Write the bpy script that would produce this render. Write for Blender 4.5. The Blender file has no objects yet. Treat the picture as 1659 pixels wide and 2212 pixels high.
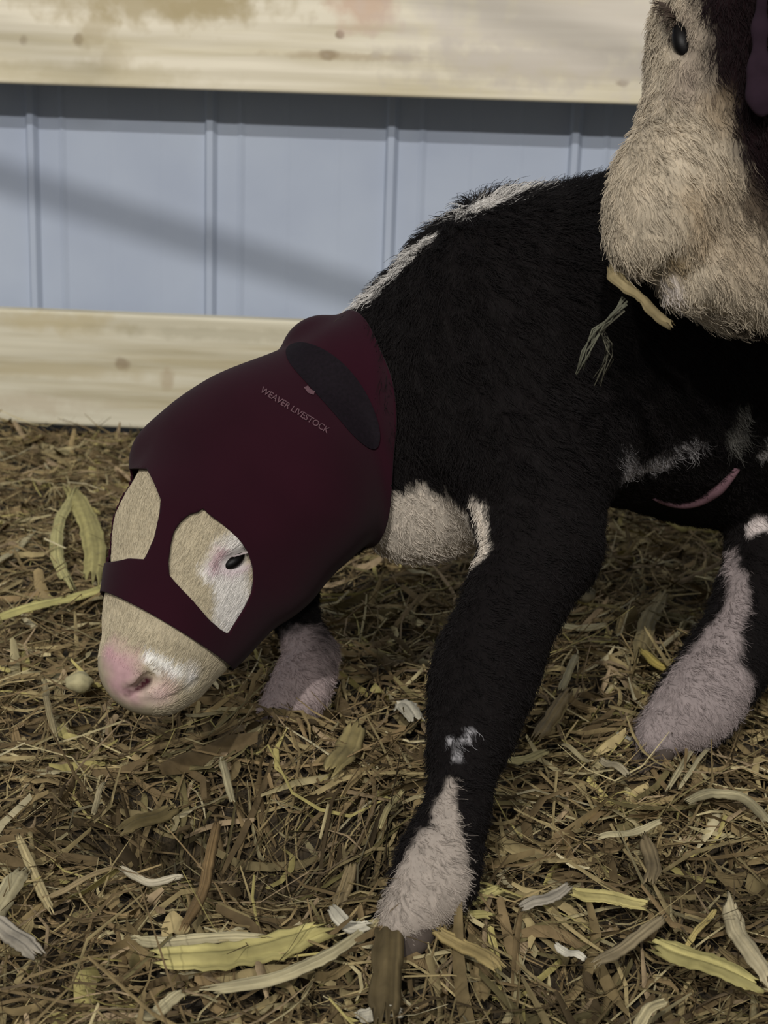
import bpy, math, random
import numpy as np
from mathutils import Vector, Matrix

random.seed(7); RNG = np.random.default_rng(11)
SC = bpy.context.scene
COL = SC.collection

# ------------------------------------------------------------------ camera
F_PX, CX, CY = 3300.0, 829.5, 1106.0
CAMZ, PITCH, ROLL = 0.525, math.radians(15.0), 0.034
fw = Vector((0, math.cos(PITCH), -math.sin(PITCH)))
r0 = Vector((1, 0, 0)); u0 = r0.cross(fw)
RT = r0*math.cos(ROLL) + u0*math.sin(ROLL)
UP = -r0*math.sin(ROLL) + u0*math.cos(ROLL)
CAM = Vector((0, 0, CAMZ))
cam = bpy.data.cameras.new('camera'); cam.sensor_fit = 'VERTICAL'; cam.sensor_height = 36
cam.lens = 36*F_PX/2212; cam.clip_start = 0.02
cam.dof.use_dof = True; cam.dof.focus_distance = 1.12; cam.dof.aperture_fstop = 14
co = bpy.data.objects.new('camera', cam); COL.objects.link(co)
co.matrix_world = Matrix(((RT.x, UP.x, -fw.x, 0), (RT.y, UP.y, -fw.y, 0), (RT.z, UP.z, -fw.z, CAMZ), (0, 0, 0, 1)))
SC.camera = co

# ------------------------------------------------------------------ world, lamps, exposure
w = bpy.data.worlds.new('barn_air'); SC.world = w; w.use_nodes = True
w.node_tree.nodes['Background'].inputs[0].default_value = (0.97, 0.97, 0.98, 1)
w.node_tree.nodes['Background'].inputs[1].default_value = 0.235
def lamp(name, loc, target, power, size, color):
    l = bpy.data.lights.new(name, 'AREA'); l.shape = 'DISK'; l.size = size; l.energy = power; l.color = color
    o = bpy.data.objects.new(name, l); COL.objects.link(o); o.location = loc
    o.rotation_euler = (Vector(target)-Vector(loc)).to_track_quat('-Z', 'Y').to_euler()
    return o
LDIR_A = Vector((-0.30, -0.95, 0.50)); LDIR_B = Vector((-0.12, -0.985, 0.70))
WP = Vector((-0.2, 2.62, 0.45))
lamp('barn_or_fill_lamp', WP + LDIR_A*12, (0.1, 1.6, 0.3), 360, 0.22, (1.0, 0.96, 0.91))
lamp('barn_or_fill_lamp', WP + LDIR_B*12, (0.1, 1.6, 0.3), 800, 0.22, (1.0, 0.96, 0.91))
lamp('barn_or_fill_lamp', WP + Vector((0.22, -0.97, 0.50))*12, (0.1, 1.6, 0.3), 300, 0.3, (1.0, 0.96, 0.91))  # added fill lamp, only brightens the straw between the calf's legs
vs = SC.view_settings; vs.view_transform = 'Standard'; vs.look = 'None'; vs.exposure = 0.0; vs.gamma = 1.0; vs.use_curve_mapping = False

# ------------------------------------------------------------------ geometry of sight lines
def ray(px, py):
    return (fw*F_PX + RT*(px-CX) - UP*(py-CY)).normalized()
def P(px, py, Y):
    d = ray(px, py); return CAM + d*(Y/d.y)
def G(px, py, z=0.0):
    d = ray(px, py); return CAM + d*((z-CAMZ)/d.z)
def rad(px, py, Y, rpx):
    return rpx*(P(px, py, Y)-CAM).dot(fw)/F_PX
PSI = 0.05
def PF(px, py, Yl):            # point on the plane of the fence, in the fence's own frame
    d = ray(px, py); c, s = math.cos(PSI), math.sin(PSI)
    dl = Vector((c*d.x - s*d.y, s*d.x + c*d.y, d.z))
    return Vector((0, 0, CAMZ)) + dl*(Yl/dl.y)
def to_world(v):
    c, s = math.cos(PSI), math.sin(PSI)
    return Vector((c*v.x + s*v.y, -s*v.x + c*v.y, v.z))
def project(V):
    q = V - np.array(CAM); z = q @ np.array(fw)
    return np.stack([CX + F_PX*(q @ np.array(RT))/z, CY - F_PX*(q @ np.array(UP))/z], 1)

# ------------------------------------------------------------------ helpers
def tag(o, label=None, cat=None, group=None, kind=None):
    if label: o['label'] = label
    if cat: o['category'] = cat
    if group: o['group'] = group
    if kind: o['kind'] = kind
    return o
def empty(name, loc=(0, 0, 0)):
    o = bpy.data.objects.new(name, None); COL.objects.link(o); o.location = loc; return o
def lin(r, g, b):
    f = lambda c: ((c/255+0.055)/1.055)**2.4 if c > 10 else c/255/12.92
    return (f(r), f(g), f(b), 1)
def mesh_obj(name, V, Fc, mat, parent=None, col=None, smooth=True):
    me = bpy.data.meshes.new(name)
    V = np.asarray(V, dtype=np.float32)
    if isinstance(Fc, np.ndarray):
        n, k = Fc.shape
        me.vertices.add(len(V)); me.vertices.foreach_set('co', V.ravel())
        me.loops.add(n*k); me.loops.foreach_set('vertex_index', Fc.astype(np.int32).ravel())
        me.polygons.add(n); me.polygons.foreach_set('loop_start', np.arange(0, n*k, k, dtype=np.int32))
        me.update(calc_edges=True); me.validate()
    else:
        me.from_pydata([tuple(map(float, v)) for v in V], [], Fc)
    if col is not None:
        a = me.color_attributes.new('col', 'FLOAT_COLOR', 'POINT')
        c = np.ones((len(V), 4), np.float32); c[:, :3] = col; a.data.foreach_set('color', c.ravel())
    if smooth: me.polygons.foreach_set('use_smooth', np.ones(len(me.polygons), bool))
    if mat: me.materials.append(mat)
    o = bpy.data.objects.new(name, me); COL.objects.link(o)
    if parent:
        o.parent = parent; o.matrix_parent_inverse = parent.matrix_basis.inverted()
    return o
class NT:
    def __init__(s, name):
        s.m = bpy.data.materials.new(name); s.m.use_nodes = True; s.t = s.m.node_tree; s.b = s.t.nodes['Principled BSDF']
    def n(s, t, **k):
        x = s.t.nodes.new(t)
        for a, b in k.items(): setattr(x, a, b)
        return x
    def l(s, a, b): s.t.links.new(a, b)
    def ramp(s, fac, stops):
        r = s.n('ShaderNodeValToRGB'); s.l(fac, r.inputs[0]); e = r.color_ramp.elements
        while len(e) < len(stops): e.new(0.5)
        for x, (p, c) in zip(e, stops): x.position = p; x.color = c
        return r.outputs[0]
    def mix(s, f, a, b, mode='MIX'):
        x = s.n('ShaderNodeMix', data_type='RGBA', blend_type=mode)
        for i, v in ((0, f), (6, a), (7, b)):
            if hasattr(v, 'links'): s.l(v, x.inputs[i])
            else: x.inputs[i].default_value = v
        return x.outputs[2]
    def noise(s, scale, detail=4, vec=None, stretch=None):
        n = s.n('ShaderNodeTexNoise'); n.inputs['Scale'].default_value = scale; n.inputs['Detail'].default_value = detail
        tc = s.n('ShaderNodeTexCoord'); src = tc.outputs['Object']
        if stretch:
            mp = s.n('ShaderNodeMapping'); mp.inputs['Scale'].default_value = stretch; s.l(src, mp.inputs[0]); src = mp.outputs[0]
        s.l(src, n.inputs['Vector']); return n.outputs['Fac']
    def bump(s, h, strength=0.3, dist=0.002):
        b = s.n('ShaderNodeBump'); b.inputs['Strength'].default_value = strength; b.inputs['Distance'].default_value = dist
        s.l(h, b.inputs['Height']); s.l(b.outputs[0], s.b.inputs['Normal'])

def attr_mat(name, rough=0.75, spec=0.2, nscale=None, amt=0.25, bump=None, trans=0):
    t = NT(name); a = t.n('ShaderNodeAttribute', attribute_name='col'); c = a.outputs['Color']
    if nscale:
        f = t.noise(nscale, 3); g = t.ramp(f, [(0.3, (1-amt,)*3+(1,)), (0.7, (1+amt*0.4,)*3+(1,))])
        c = t.mix(1.0, c, g, 'MULTIPLY')
        if bump: t.bump(f, bump, 0.003)
    t.l(c, t.b.inputs['Base Color']); t.b.inputs['Roughness'].default_value = rough
    t.b.inputs['Specular IOR Level'].default_value = spec
    return t.m
def plain(name, rgb, rough=0.6, spec=0.3, nscale=None, amt=0.2, stretch=None, bump=0):
    t = NT(name)
    if nscale:
        f = t.noise(nscale, 4, stretch=stretch)
        c = t.ramp(f, [(0.3, tuple(x*(1-amt) for x in rgb[:3])+(1,)), (0.7, tuple(min(1, x*(1+amt)) for x in rgb[:3])+(1,))])
        t.l(c, t.b.inputs['Base Color'])
        if bump: t.bump(f, bump)
    else: t.b.inputs['Base Color'].default_value = rgb
    t.b.inputs['Roughness'].default_value = rough; t.b.inputs['Specular IOR Level'].default_value = spec
    return t.m

def vnoise(Q, s=1.0, seed=0.0):    # cheap smooth 3-D pseudo noise, about -1..1
    x, y, z = (Q*s).T + seed
    return (np.sin(x*1.7+1.3*np.sin(y*1.1+z*.7)) + np.sin(y*2.3+1.7*np.sin(z*1.3+x*.9)) + np.sin(z*1.9+1.1*np.sin(x*1.6+y*.8))
            + .6*np.sin(x*4.1+y*3.3+2*np.sin(z*2.7)) + .6*np.sin(y*4.7-z*3.9+2*np.sin(x*3.1)))/3.4

# ------------------------------------------------------------------ implicit bodies
def smin(a, b, k):
    h = np.clip(0.5+0.5*(b-a)/k, 0, 1); return b*(1-h)+a*h-k*h*(1-h)
class Body:
    def __init__(s): s.pr = []
    def rc(s, a, b, k=0.02, cut=False, sec=None):        # round cone between two (px,py,Y,r_px)
        pa, pb = P(*a[:3]), P(*b[:3]); s.wrc(pa, pb, rad(*a), rad(*b), k, cut)
    def wrc(s, pa, pb, ra, rb, k=0.02, cut=False):
        s.pr.append(('c', np.array(pa), np.array(pb), ra, rb, k, cut))
    def chain(s, pts, k=0.02, cut=False):
        for a, b in zip(pts, pts[1:]): s.rc(a, b, k, cut)
    def ball(s, px, py, Y, r, k=0.02, cut=False): s.rc((px, py, Y, r), (px, py, Y, r), k, cut)
    def ell(s, c, axes, rr, k=0.02, cut=False):          # axes: 3 unit vectors
        s.pr.append(('e', np.array(c), np.array([list(a) for a in axes]), np.array(rr), 0, k, cut))
    def pd(s, p, Q):
        if p[0] == 'c':
            _, a, b, ra, rb, k, cut = p; ab = b-a; L = ab @ ab
            t = np.clip(((Q-a) @ ab)/L, 0, 1) if L > 1e-12 else np.zeros(Q.shape[:-1])
            return np.linalg.norm(Q-a-t[..., None]*ab, axis=-1)-(ra+(rb-ra)*t)
        _, c, A, rr, _, k, cut = p; q = (Q-c) @ A.T
        k0 = np.linalg.norm(q/rr, axis=-1); k1 = np.linalg.norm(q/rr**2, axis=-1)+1e-9
        return k0*(k0-1)/k1
    def bb(s, p):
        if p[0] == 'c':
            _, a, b, ra, rb = p[:5]; return np.minimum(a-ra, b-rb), np.maximum(a+ra, b+rb)
        m = p[3].max(); return p[1]-m, p[1]+m
    def ev(s, Q):
        D = np.full(Q.shape[:-1], 1.0)
        for p in s.pr:
            d = s.pd(p, Q); k = p[5]
            D = -smin(-D, d, k) if p[6] else smin(D, d, k)
        return D
    def hit(s, px, py, t0=0.5, t1=2.2):
        d = np.array(ray(px, py)); t = np.linspace(t0, t1, 900)
        Q = np.array(CAM)+t[:, None]*d; D = s.ev(Q); i = np.argmax(D < 0)
        if D[i] >= 0: i = int(np.argmin(D))
        elif i > 0:
            a, b = D[i-1], D[i]; return Vector(Q[i-1]+(Q[i]-Q[i-1])*a/(a-b))
        return Vector(Q[i])
    def normal(s, q):
        q = np.array(q); e = 0.002; E = np.eye(3)*e
        D = s.ev(np.concatenate([q+E, q-E])); g = D[:3]-D[3:]; return Vector(g/np.linalg.norm(g))
    def grid(s, h, lo=None, hi=None, off=0.0, noise=None):
        if lo is None:
            B = [s.bb(p) for p in s.pr if not p[6]]
            lo = np.min([b[0] for b in B], 0)-0.03; hi = np.max([b[1] for b in B], 0)+0.03
        n = np.ceil((hi-lo)/h).astype(int)+1; D = np.full(n, 1.0, np.float32)
        for p in s.pr:
            a, b = s.bb(p); pad = p[5]+0.03+off
            i0 = np.clip(((a-pad-lo)/h).astype(int), 0, n); i1 = np.clip(((b+pad-lo)/h).astype(int)+2, 0, n)
            if (i1 <= i0).any(): continue
            ax = [lo[q]+h*np.arange(i0[q], i1[q]) for q in range(3)]
            Q = np.stack(np.meshgrid(*ax, indexing='ij'), -1); sl = tuple(slice(i0[q], i1[q]) for q in range(3))
            d = s.pd(p, Q)
            D[sl] = -smin(-D[sl], d, p[5]) if p[6] else smin(D[sl], d, p[5])
        return D-off, lo, h
def surface_nets(D, lo, h):
    S = D < 0; C = S.astype(np.int8)
    cnt = sum(C[i:C.shape[0]-1+i, j:C.shape[1]-1+j, k:C.shape[2]-1+k] for i in (0, 1) for j in (0, 1) for k in (0, 1))
    act = (cnt > 0) & (cnt < 8); idx = np.argwhere(act); N = len(idx)
    ids = np.full(act.shape, -1, np.int64); ids[act] = np.arange(N)
    cor = [(i, j, k) for i in (0, 1) for j in (0, 1) for k in (0, 1)]
    val = {c: D[idx[:, 0]+c[0], idx[:, 1]+c[1], idx[:, 2]+c[2]] for c in cor}
    acc = np.zeros((N, 3)); m = np.zeros(N)
    for c in cor:
        for ax in range(3):
            if c[ax] == 0:
                e = list(c); e[ax] = 1; e = tuple(e); a, b = val[c], val[e]; x = (a < 0) != (b < 0)
                t = np.where(x, a/np.where(x, a-b, 1), 0); q = np.tile(np.array(c, float), (N, 1)); q[:, ax] += t
                acc += q*x[:, None]; m += x
    V = lo+h*(idx+acc/m[:, None]); Fs = []
    for ax in range(3):
        o1, o2 = (ax+1) % 3, (ax+2) % 3
        sa = [slice(None)]*3; sb = [slice(None)]*3; sa[ax] = slice(0, -1); sb[ax] = slice(1, None)
        x = S[tuple(sa)] != S[tuple(sb)]; e = np.argwhere(x)
        ok = (e[:, o1] > 0) & (e[:, o2] > 0) & (e[:, o1] < act.shape[o1]) & (e[:, o2] < act.shape[o2]); e = e[ok]
        ins = S[e[:, 0], e[:, 1], e[:, 2]]; q = []
        for d1, d2 in ((-1, -1), (0, -1), (0, 0), (-1, 0)):
            f = e.copy(); f[:, o1] += d1; f[:, o2] += d2; q.append(ids[f[:, 0], f[:, 1], f[:, 2]])
        q = np.stack(q, 1); q[~ins] = q[~ins][:, ::-1]; Fs.append(q[(q >= 0).all(1)])
    return V, np.concatenate(Fs)
def vnormals(V, T):
    n = np.cross(V[T[:, 1]]-V[T[:, 0]], V[T[:, 2]]-V[T[:, 0]]); N = np.zeros_like(V)
    for i in range(3): np.add.at(N, T[:, i], n)
    return N/(np.linalg.norm(N, axis=1)[:, None]+1e-12)
def quads_to_tris(Q): return np.concatenate([Q[:, [0, 1, 2]], Q[:, [0, 2, 3]]])
def clip_mesh(V, T, g):            # keep g < 0, cut triangles exactly on g = 0
    V = [tuple(v) for v in V]; s = g < 0; full = T[s[T].all(1)]; part = T[s[T].any(1) & ~s[T].all(1)]
    out = [tuple(t) for t in full]; cache = {}
    def cutv(a, b):
        k = (min(a, b), max(a, b))
        if k not in cache:
            t = g[a]/(g[a]-g[b]); V.append(tuple(V[a][i]+(V[b][i]-V[a][i])*t for i in range(3))); cache[k] = len(V)-1
        return cache[k]
    for t in part:
        poly = []
        for i in range(3):
            a, b = t[i], t[(i+1) % 3]
            if s[a]: poly.append(a)
            if s[a] != s[b]: poly.append(cutv(a, b))
        for i in range(1, len(poly)-1): out.append((poly[0], poly[i], poly[i+1]))
    V = np.array(V); T = np.array(out, dtype=np.int64); used = np.unique(T); rm = np.full(len(V), -1); rm[used] = np.arange(len(used))
    return V[used], rm[T]
def poly_sd(Q, poly):              # signed distance to a 2-D polygon, negative inside
    poly = np.array(poly, float); d = np.full(len(Q), 1e9); ins = np.zeros(len(Q), bool)
    for a, b in zip(poly, np.roll(poly, -1, 0)):
        ab = b-a; t = np.clip(((Q-a) @ ab)/(ab @ ab), 0, 1); d = np.minimum(d, np.linalg.norm(Q-a-t[:, None]*ab, axis=1))
        c = ((a[1] > Q[:, 1]) != (b[1] > Q[:, 1])); xx = a[0]+(Q[:, 1]-a[1])*(b[0]-a[0])/(b[1]-a[1]+1e-12); ins ^= c & (Q[:, 0] < xx)
    return np.where(ins, -d, d)
def paint(V, base, marks):         # coat markings: chains of 3-D balls with their own colour
    C = np.tile(np.array(base[:3], float), (len(V), 1)); n = vnoise(V, 130)*.5+vnoise(V, 310, 5)*.5
    for chain, col, soft, rag in marks:
        d = np.full(len(V), 9.0)
        for (a, ra), (b, rb) in zip(chain, chain[1:]+chain[-1:]):
            a = np.array(a); b = np.array(b); ab = b-a; L = ab @ ab
            t = np.clip(((V-a) @ ab)/L, 0, 1) if L > 1e-12 else np.zeros(len(V))
            d = np.minimum(d, np.linalg.norm(V-a-t[:, None]*ab, axis=1)-(ra+(rb-ra)*t))
        f = np.clip(0.5-(d+n*rag)/soft, 0, 1)[:, None]; C = C*(1-f)+np.array(col[:3])*f
    return C
def fur(name, V, T, C, count, length_fn, mat, parent, keep=None, curl=0.5, lay=0.7, radius=0.0003, flow=(0.3, 0, -1), seg=5, wfn=None):
    a = V[T[:, 0]]; b = V[T[:, 1]]; c = V[T[:, 2]]; ar = np.linalg.norm(np.cross(b-a, c-a), axis=1)
    if wfn is not None: ar = ar*wfn((a+b+c)/3)
    ti = RNG.choice(len(T), count, p=ar/ar.sum()); u = RNG.random((count, 2)); fl = u.sum(1) > 1; u[fl] = 1-u[fl]
    R = a[ti]+(b-a)[ti]*u[:, :1]+(c-a)[ti]*u[:, 1:]
    Nn = vnormals(V, T); N = Nn[T[ti, 0]]; K = C[T[ti, 0]]
    if keep is not None: m = keep(R); R, N, K = R[m], N[m], K[m]
    n = len(R); L = length_fn(R)*(0.6+0.8*RNG.random(n))
    fl = flow(R) if callable(flow) else np.tile(np.array(flow, float), (n, 1))
    fl = fl-(fl*N).sum(1)[:, None]*N; fl /= np.linalg.norm(fl, axis=1)[:, None]+1e-6
    # locks: neighbouring strands share a curl direction
    lk = np.stack([vnoise(R, 160, i*7.1) for i in range(3)], 1)+0.5*RNG.normal(size=(n, 3)); lk -= (lk*N).sum(1)[:, None]*N*0.6
    pts = np.zeros((n, seg, 3)); dirv = N*(1-lay)+fl*lay; dirv /= np.linalg.norm(dirv, axis=1)[:, None]
    side = np.cross(N, fl); ph = RNG.random(n)*6.28*0.3+vnoise(R, 90, 3)*5
    for i in range(seg):
        t = i/(seg-1); w1 = np.sin(ph+t*5)-np.sin(ph); w2 = np.cos(ph+t*5)-np.cos(ph)
        pts[:, i] = R+L[:, None]*(dirv*t+(lk*0.45*t*t)*curl+(side*w1[:, None]+N*w2[:, None])*0.16*curl*t)
    hc = bpy.data.hair_curves.new(name); hc.add_curves([seg]*n)
    hc.attributes['position'].data.foreach_set('vector', pts.astype(np.float32).ravel())
    rr = hc.attributes.get('radius') or hc.attributes.new('radius', 'FLOAT', 'POINT')
    rr.data.foreach_set('value', np.tile(np.linspace(radius, radius*0.35, seg), n).astype(np.float32))
    ca = hc.attributes.new('col', 'FLOAT_COLOR', 'POINT'); K = K*(0.7+0.6*RNG.random((n, 1)))
    cc = np.ones((n, seg, 4), np.float32); cc[:, :, :3] = K[:, None]; ca.data.foreach_set('color', cc.ravel())
    hc.materials.append(mat); o = bpy.data.objects.new(name, hc); COL.objects.link(o)
    o.parent = parent; o.matrix_parent_inverse = parent.matrix_basis.inverted(); return o
def tube(pts, radii, n=10, flat=1.0, caps=True):
    pts = [Vector(p) for p in pts]; V = []; Fc = []
    for i, p in enumerate(pts):
        d = (pts[min(i+1, len(pts)-1)]-pts[max(i-1, 0)]).normalized(); s = d.cross(Vector((0, 0, 1)))
        if s.length < 1e-3: s = Vector((1, 0, 0))
        s.normalize(); u = s.cross(d)
        for k in range(n):
            a = 2*math.pi*k/n; V.append(p+s*math.cos(a)*radii[i]+u*math.sin(a)*radii[i]*flat)
    for i in range(len(pts)-1):
        for k in range(n): Fc.append((i*n+k, i*n+(k+1) % n, (i+1)*n+(k+1) % n, (i+1)*n+k))
    if caps: Fc.append(tuple(range(n))[::-1]); Fc.append(tuple((len(pts)-1)*n+k for k in range(n)))
    return V, Fc
def box_mesh(x0, x1, y0, y1, z0, z1, bev=0.004):
    import bmesh
    bm = bmesh.new(); bmesh.ops.create_cube(bm, size=1)
    for v in bm.verts: v.co = Vector(((x0+x1)/2+v.co.x*(x1-x0), (y0+y1)/2+v.co.y*(y1-y0), (z0+z1)/2+v.co.z*(z1-z0)))
    bmesh.ops.bevel(bm, geom=bm.edges[:], offset=bev, segments=3, affect='EDGES', profile=0.5)
    me = bpy.data.meshes.new('box'); bm.to_mesh(me); bm.free(); return me

# ------------------------------------------------------------------ the setting
def steel_mat():
    t = NT('pale_blue_steel'); f = t.noise(6, 3); c = t.ramp(f, [(0.3, lin(168, 178, 196)), (0.7, lin(178, 188, 204))])
    t.l(c, t.b.inputs['Base Color']); t.b.inputs['Roughness'].default_value = 0.62; t.b.inputs['Specular IOR Level'].default_value = 0.25
    return t.m
STEEL = steel_mat()
WALL_Y, FENCE_Y = 2.605, 2.50
rib_px = [(72, 420), (458, 420), (842, 420)]
rib_x = [PF(x, y, WALL_Y).x for x, y in rib_px]; pitch = (rib_x[-1]-rib_x[0])/2
prof = []
for k in range(-9, 12):
    x = rib_x[0]+k*pitch
    prof += [(x-0.010, 0), (x-0.005, -0.010), (x+0.005, -0.010), (x+0.012, 0)]
    for o_, hh, ww in ((0.052, 0.0030, 0.007), (0.13, 0.0007, 0.006), (0.215, 0.0007, 0.006)):
        prof += [(x+o_-ww, 0), (x+o_, -hh), (x+o_+ww, 0)]
V = []; Fc = []
for i, (x, dy) in enumerate(prof): V += [(x, WALL_Y+dy, -0.1), (x, WALL_Y+dy, 3.0)]
for i in range(len(prof)-1): Fc.append((2*i, 2*i+2, 2*i+3, 2*i+1))
wall = mesh_obj('wall_back', V, Fc, STEEL, smooth=False); wall.rotation_euler.z = -PSI; tag(wall, kind='structure')

def wood_mat(name, base, dark, knots, stains, seed):
    t = NT(name)
    f = t.noise(7, 5, stretch=(0.35, 3, 5)); c = t.ramp(f, [(0.30, dark), (0.52, base), (0.8, tuple(min(1, x*1.08) for x in base[:3])+(1,))])
    f2 = t.noise(60, 3, stretch=(0.04, 1, 1)); c = t.mix(1, c, t.ramp(f2, [(0.35, (0.86, 0.85, 0.82, 1)), (0.6, (1.02, 1.02, 1.02, 1))]), 'MULTIPLY')
    gm = t.n('ShaderNodeNewGeometry'); tc = t.n('ShaderNodeTexCoord')
    wn = t.n('ShaderNodeTexNoise'); wn.inputs['Scale'].default_value = 28; wn.inputs['Detail'].default_value = 5; t.l(tc.outputs['Object'], wn.inputs['Vector'])
    for (p, rx, rz, colr, amt) in knots+stains:
        mp = t.n('ShaderNodeMapping', vector_type='POINT'); mp.inputs['Location'].default_value = (-p.x/rx, -p.y/0.2, -p.z/rz); mp.inputs['Scale'].default_value = (1/rx, 1/0.2, 1/rz)
        t.l(tc.outputs['Object'], mp.inputs[0])
        ln = t.n('ShaderNodeVectorMath', operation='LENGTH'); t.l(mp.outputs[0], ln.inputs[0])
        ad = t.n('ShaderNodeMath', operation='MULTIPLY_ADD'); t.l(wn.outputs['Fac'], ad.inputs[0]); ad.inputs[1].default_value = 2.2; t.l(ln.outputs['Value'], ad.inputs[2])
        rp = t.ramp(ad.outputs[0], [(0.0, (amt, amt, amt, 1)), (1.0, (0, 0, 0, 1))])
        sub = t.n('ShaderNodeMapRange'); t.l(ad.outputs[0], sub.inputs[0]); sub.inputs[1].default_value = 1.55; sub.inputs[2].default_value = 2.25
        sub.inputs[3].default_value = amt; sub.inputs[4].default_value = 0
        c = t.mix(sub.outputs[0], c, colr)
    t.l(c, t.b.inputs['Base Color']); t.b.inputs['Roughness'].default_value = 0.72; t.b.inputs['Specular IOR Level'].default_value = 0.2
    t.bump(f2, 0.25, 0.001); return t.m
KD = lin(120, 95, 70); MUD = lin(178, 162, 122)
k1 = [(PF(x, y, FENCE_Y), a, b, c_, m) for x, y, a, b, c_, m in (
    (712, 118, .016, .008, KD, .6), (733, 75, .007, .006, KD, .7), (168, 83, .008, .010, KD, .5), (50, 85, .008, .009, KD, .35), (1343, 180, .013, .006, KD, .55), (760, 122, .12, .007, lin(170, 150, 118), .5))]
s1 = [(PF(x, y, FENCE_Y), a, b, c_, m) for x, y, a, b, c_, m in (
    (330, -5, .22, .045, MUD, .7), (450, 15, .09, .022, MUD, .6), (205, 55, .04, .03, MUD, .5), (245, 130, .04, .03, MUD, .35), (790, 5, .06, .05, lin(205, 165, 140), .6), (1150, 140, .25, .035, lin(178, 168, 145), .45), (1240, 60, .3, .1, lin(214, 206, 200), .5), (200, 160, .2, .02, lin(190, 178, 140), .4))]
k2 = [(PF(x, y, FENCE_Y), a, b, c_, m) for x, y, a, b, c_, m in ((264, 786, .014, .012, KD, .5), (362, 812, .012, .024, lin(168, 148, 118), .5))]
s2 = [(PF(x, y, FENCE_Y), a, b, c_, m) for x, y, a, b, c_, m in ((120, 695, .12, .02, lin(188, 172, 128), .5), (500, 722, .25, .012, lin(172, 165, 140), .5), (60, 800, .25, .014, lin(190, 178, 145), .5), (60, 870, .14, .02, lin(185, 170, 145), .45))]
zt = PF(830, 208, FENCE_Y).z; zl1 = PF(300, 680, FENCE_Y).z; zl0 = PF(150, 920, FENCE_Y).z
def board(name, z0, z1, mat, label):
    me = box_mesh(-3.2, 3.4, FENCE_Y, FENCE_Y+0.038, z0, z1, 0.005); me.materials.append(mat)
    o = bpy.data.objects.new(name, me); COL.objects.link(o); o.rotation_euler.z = -PSI
    for p_ in me.polygons: p_.use_smooth = False
    return tag(o, label, 'board', 'boards of the pen fence')
board('fence_board', zt, zt+0.235, wood_mat('pine_board_upper', lin(238, 230, 208), lin(220, 210, 180), k1, s1, 0), 'wide pale pine board with tan mud smears, upper rail of the pen fence')
board('fence_board', zl0, zl1, wood_mat('pine_board_lower', lin(214, 208, 186), lin(190, 180, 150), k2, s2, 3), 'pale pine board low above the bedding behind the hooded calf')
POSTW = plain('pine_post', lin(190, 175, 140), 0.75, 0.2, 12, 0.15, (4, 4, .4))
for x_, lb in ((-1.75, 'pine post behind the left end of the boards'), (2.0, 'pine post behind the right end of the boards')):
    me = box_mesh(x_-0.07, x_+0.07, FENCE_Y+0.0385, WALL_Y-0.013, -0.1, zt+0.4, 0.004); me.materials.append(POSTW)
    o = bpy.data.objects.new('fence_post', me); COL.objects.link(o); o.rotation_euler.z = -PSI; tag(o, lb, 'post', 'posts of the pen fence')
# sloping gate pipe above the picture, whose shadow crosses the steel wall
wa, wb = to_world(PF(-250, 303, WALL_Y)), to_world(PF(1000, 706, WALL_Y))
e = (wb-wa)*0.25; LB = WP + LDIR_B*12; pts = [q + (LB-q)*(1.7/12) for q in (wa-e*0.6, wb+e*0.3)]
V, Fc = tube(pts, [0.021, 0.021], 20)
pipe = mesh_obj('gate_pipe', V, Fc, plain('galvanized_pipe', lin(150, 150, 150), 0.5, 0.4, 20, .1)); pipe.data.materials[0].node_tree.nodes['Principled BSDF'].inputs['Metallic'].default_value = .7
tag(pipe, 'grey sloping gate pipe above the pen', 'pipe')

# bedding ground
def terrain(x, y):
    Q = np.stack([x, y, np.zeros_like(x)], -1).reshape(-1, 3)
    z = 0.012*vnoise(Q, 7, 2)+0.008*vnoise(Q, 17, 4)+0.004*vnoise(Q, 45, 9)
    for (px, py, r, a) in ((300, 1740, .05, -.03), (430, 1770, .06, -.045), (560, 1780, .06, -.03), (700, 1810, .06, -.045), (1550, 1850, .07, -.022), (1150, 2130, .07, -.025), (1480, 2190, .05, -.03), (100, 2100, .04, -.01), (1330, 1270, .06, -.01), (790, 1860, .03, -.02), (900, 2010, .045, .026), (590, 1590, .04, .016), (1400, 1612, .05, .03)):
        g = G(px, py); z = z+a*np.exp(-((Q[:, 0]-g.x)**2+(Q[:, 1]-g.y)**2)/r**2)
    z = z-0.035*np.clip((Q[:, 1]+0.05*Q[:, 0]-2.38)/.08, 0, 1)
    return (z-0.008).reshape(x.shape)
gx = np.linspace(-2.2, 2.2, 320); gy = np.linspace(0.25, 2.72, 240); X, Y = np.meshgrid(gx, gy, indexing='ij'); Z = terrain(X, Y)-0.012
V = np.stack([X, Y, Z], -1).reshape(-1, 3); I = np.arange(320*240).reshape(320, 240)
Q4 = np.stack([I[:-1, :-1], I[1:, :-1], I[1:, 1:], I[:-1, 1:]], -1).reshape(-1, 4)
DIRT = NT('dark_trodden_bedding'); f = DIRT.noise(70, 6); DIRT.l(DIRT.ramp(f, [(0.3, lin(30, 24, 15)), (0.6, lin(66, 55, 36)), (0.8, lin(100, 86, 58))]), DIRT.b.inputs['Base Color']); DIRT.b.inputs['Roughness'].default_value = .95; DIRT.bump(f, 1.0, 0.012)
fl = mesh_obj('floor', V, Q4, DIRT.m); tag(fl, kind='structure')

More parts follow.
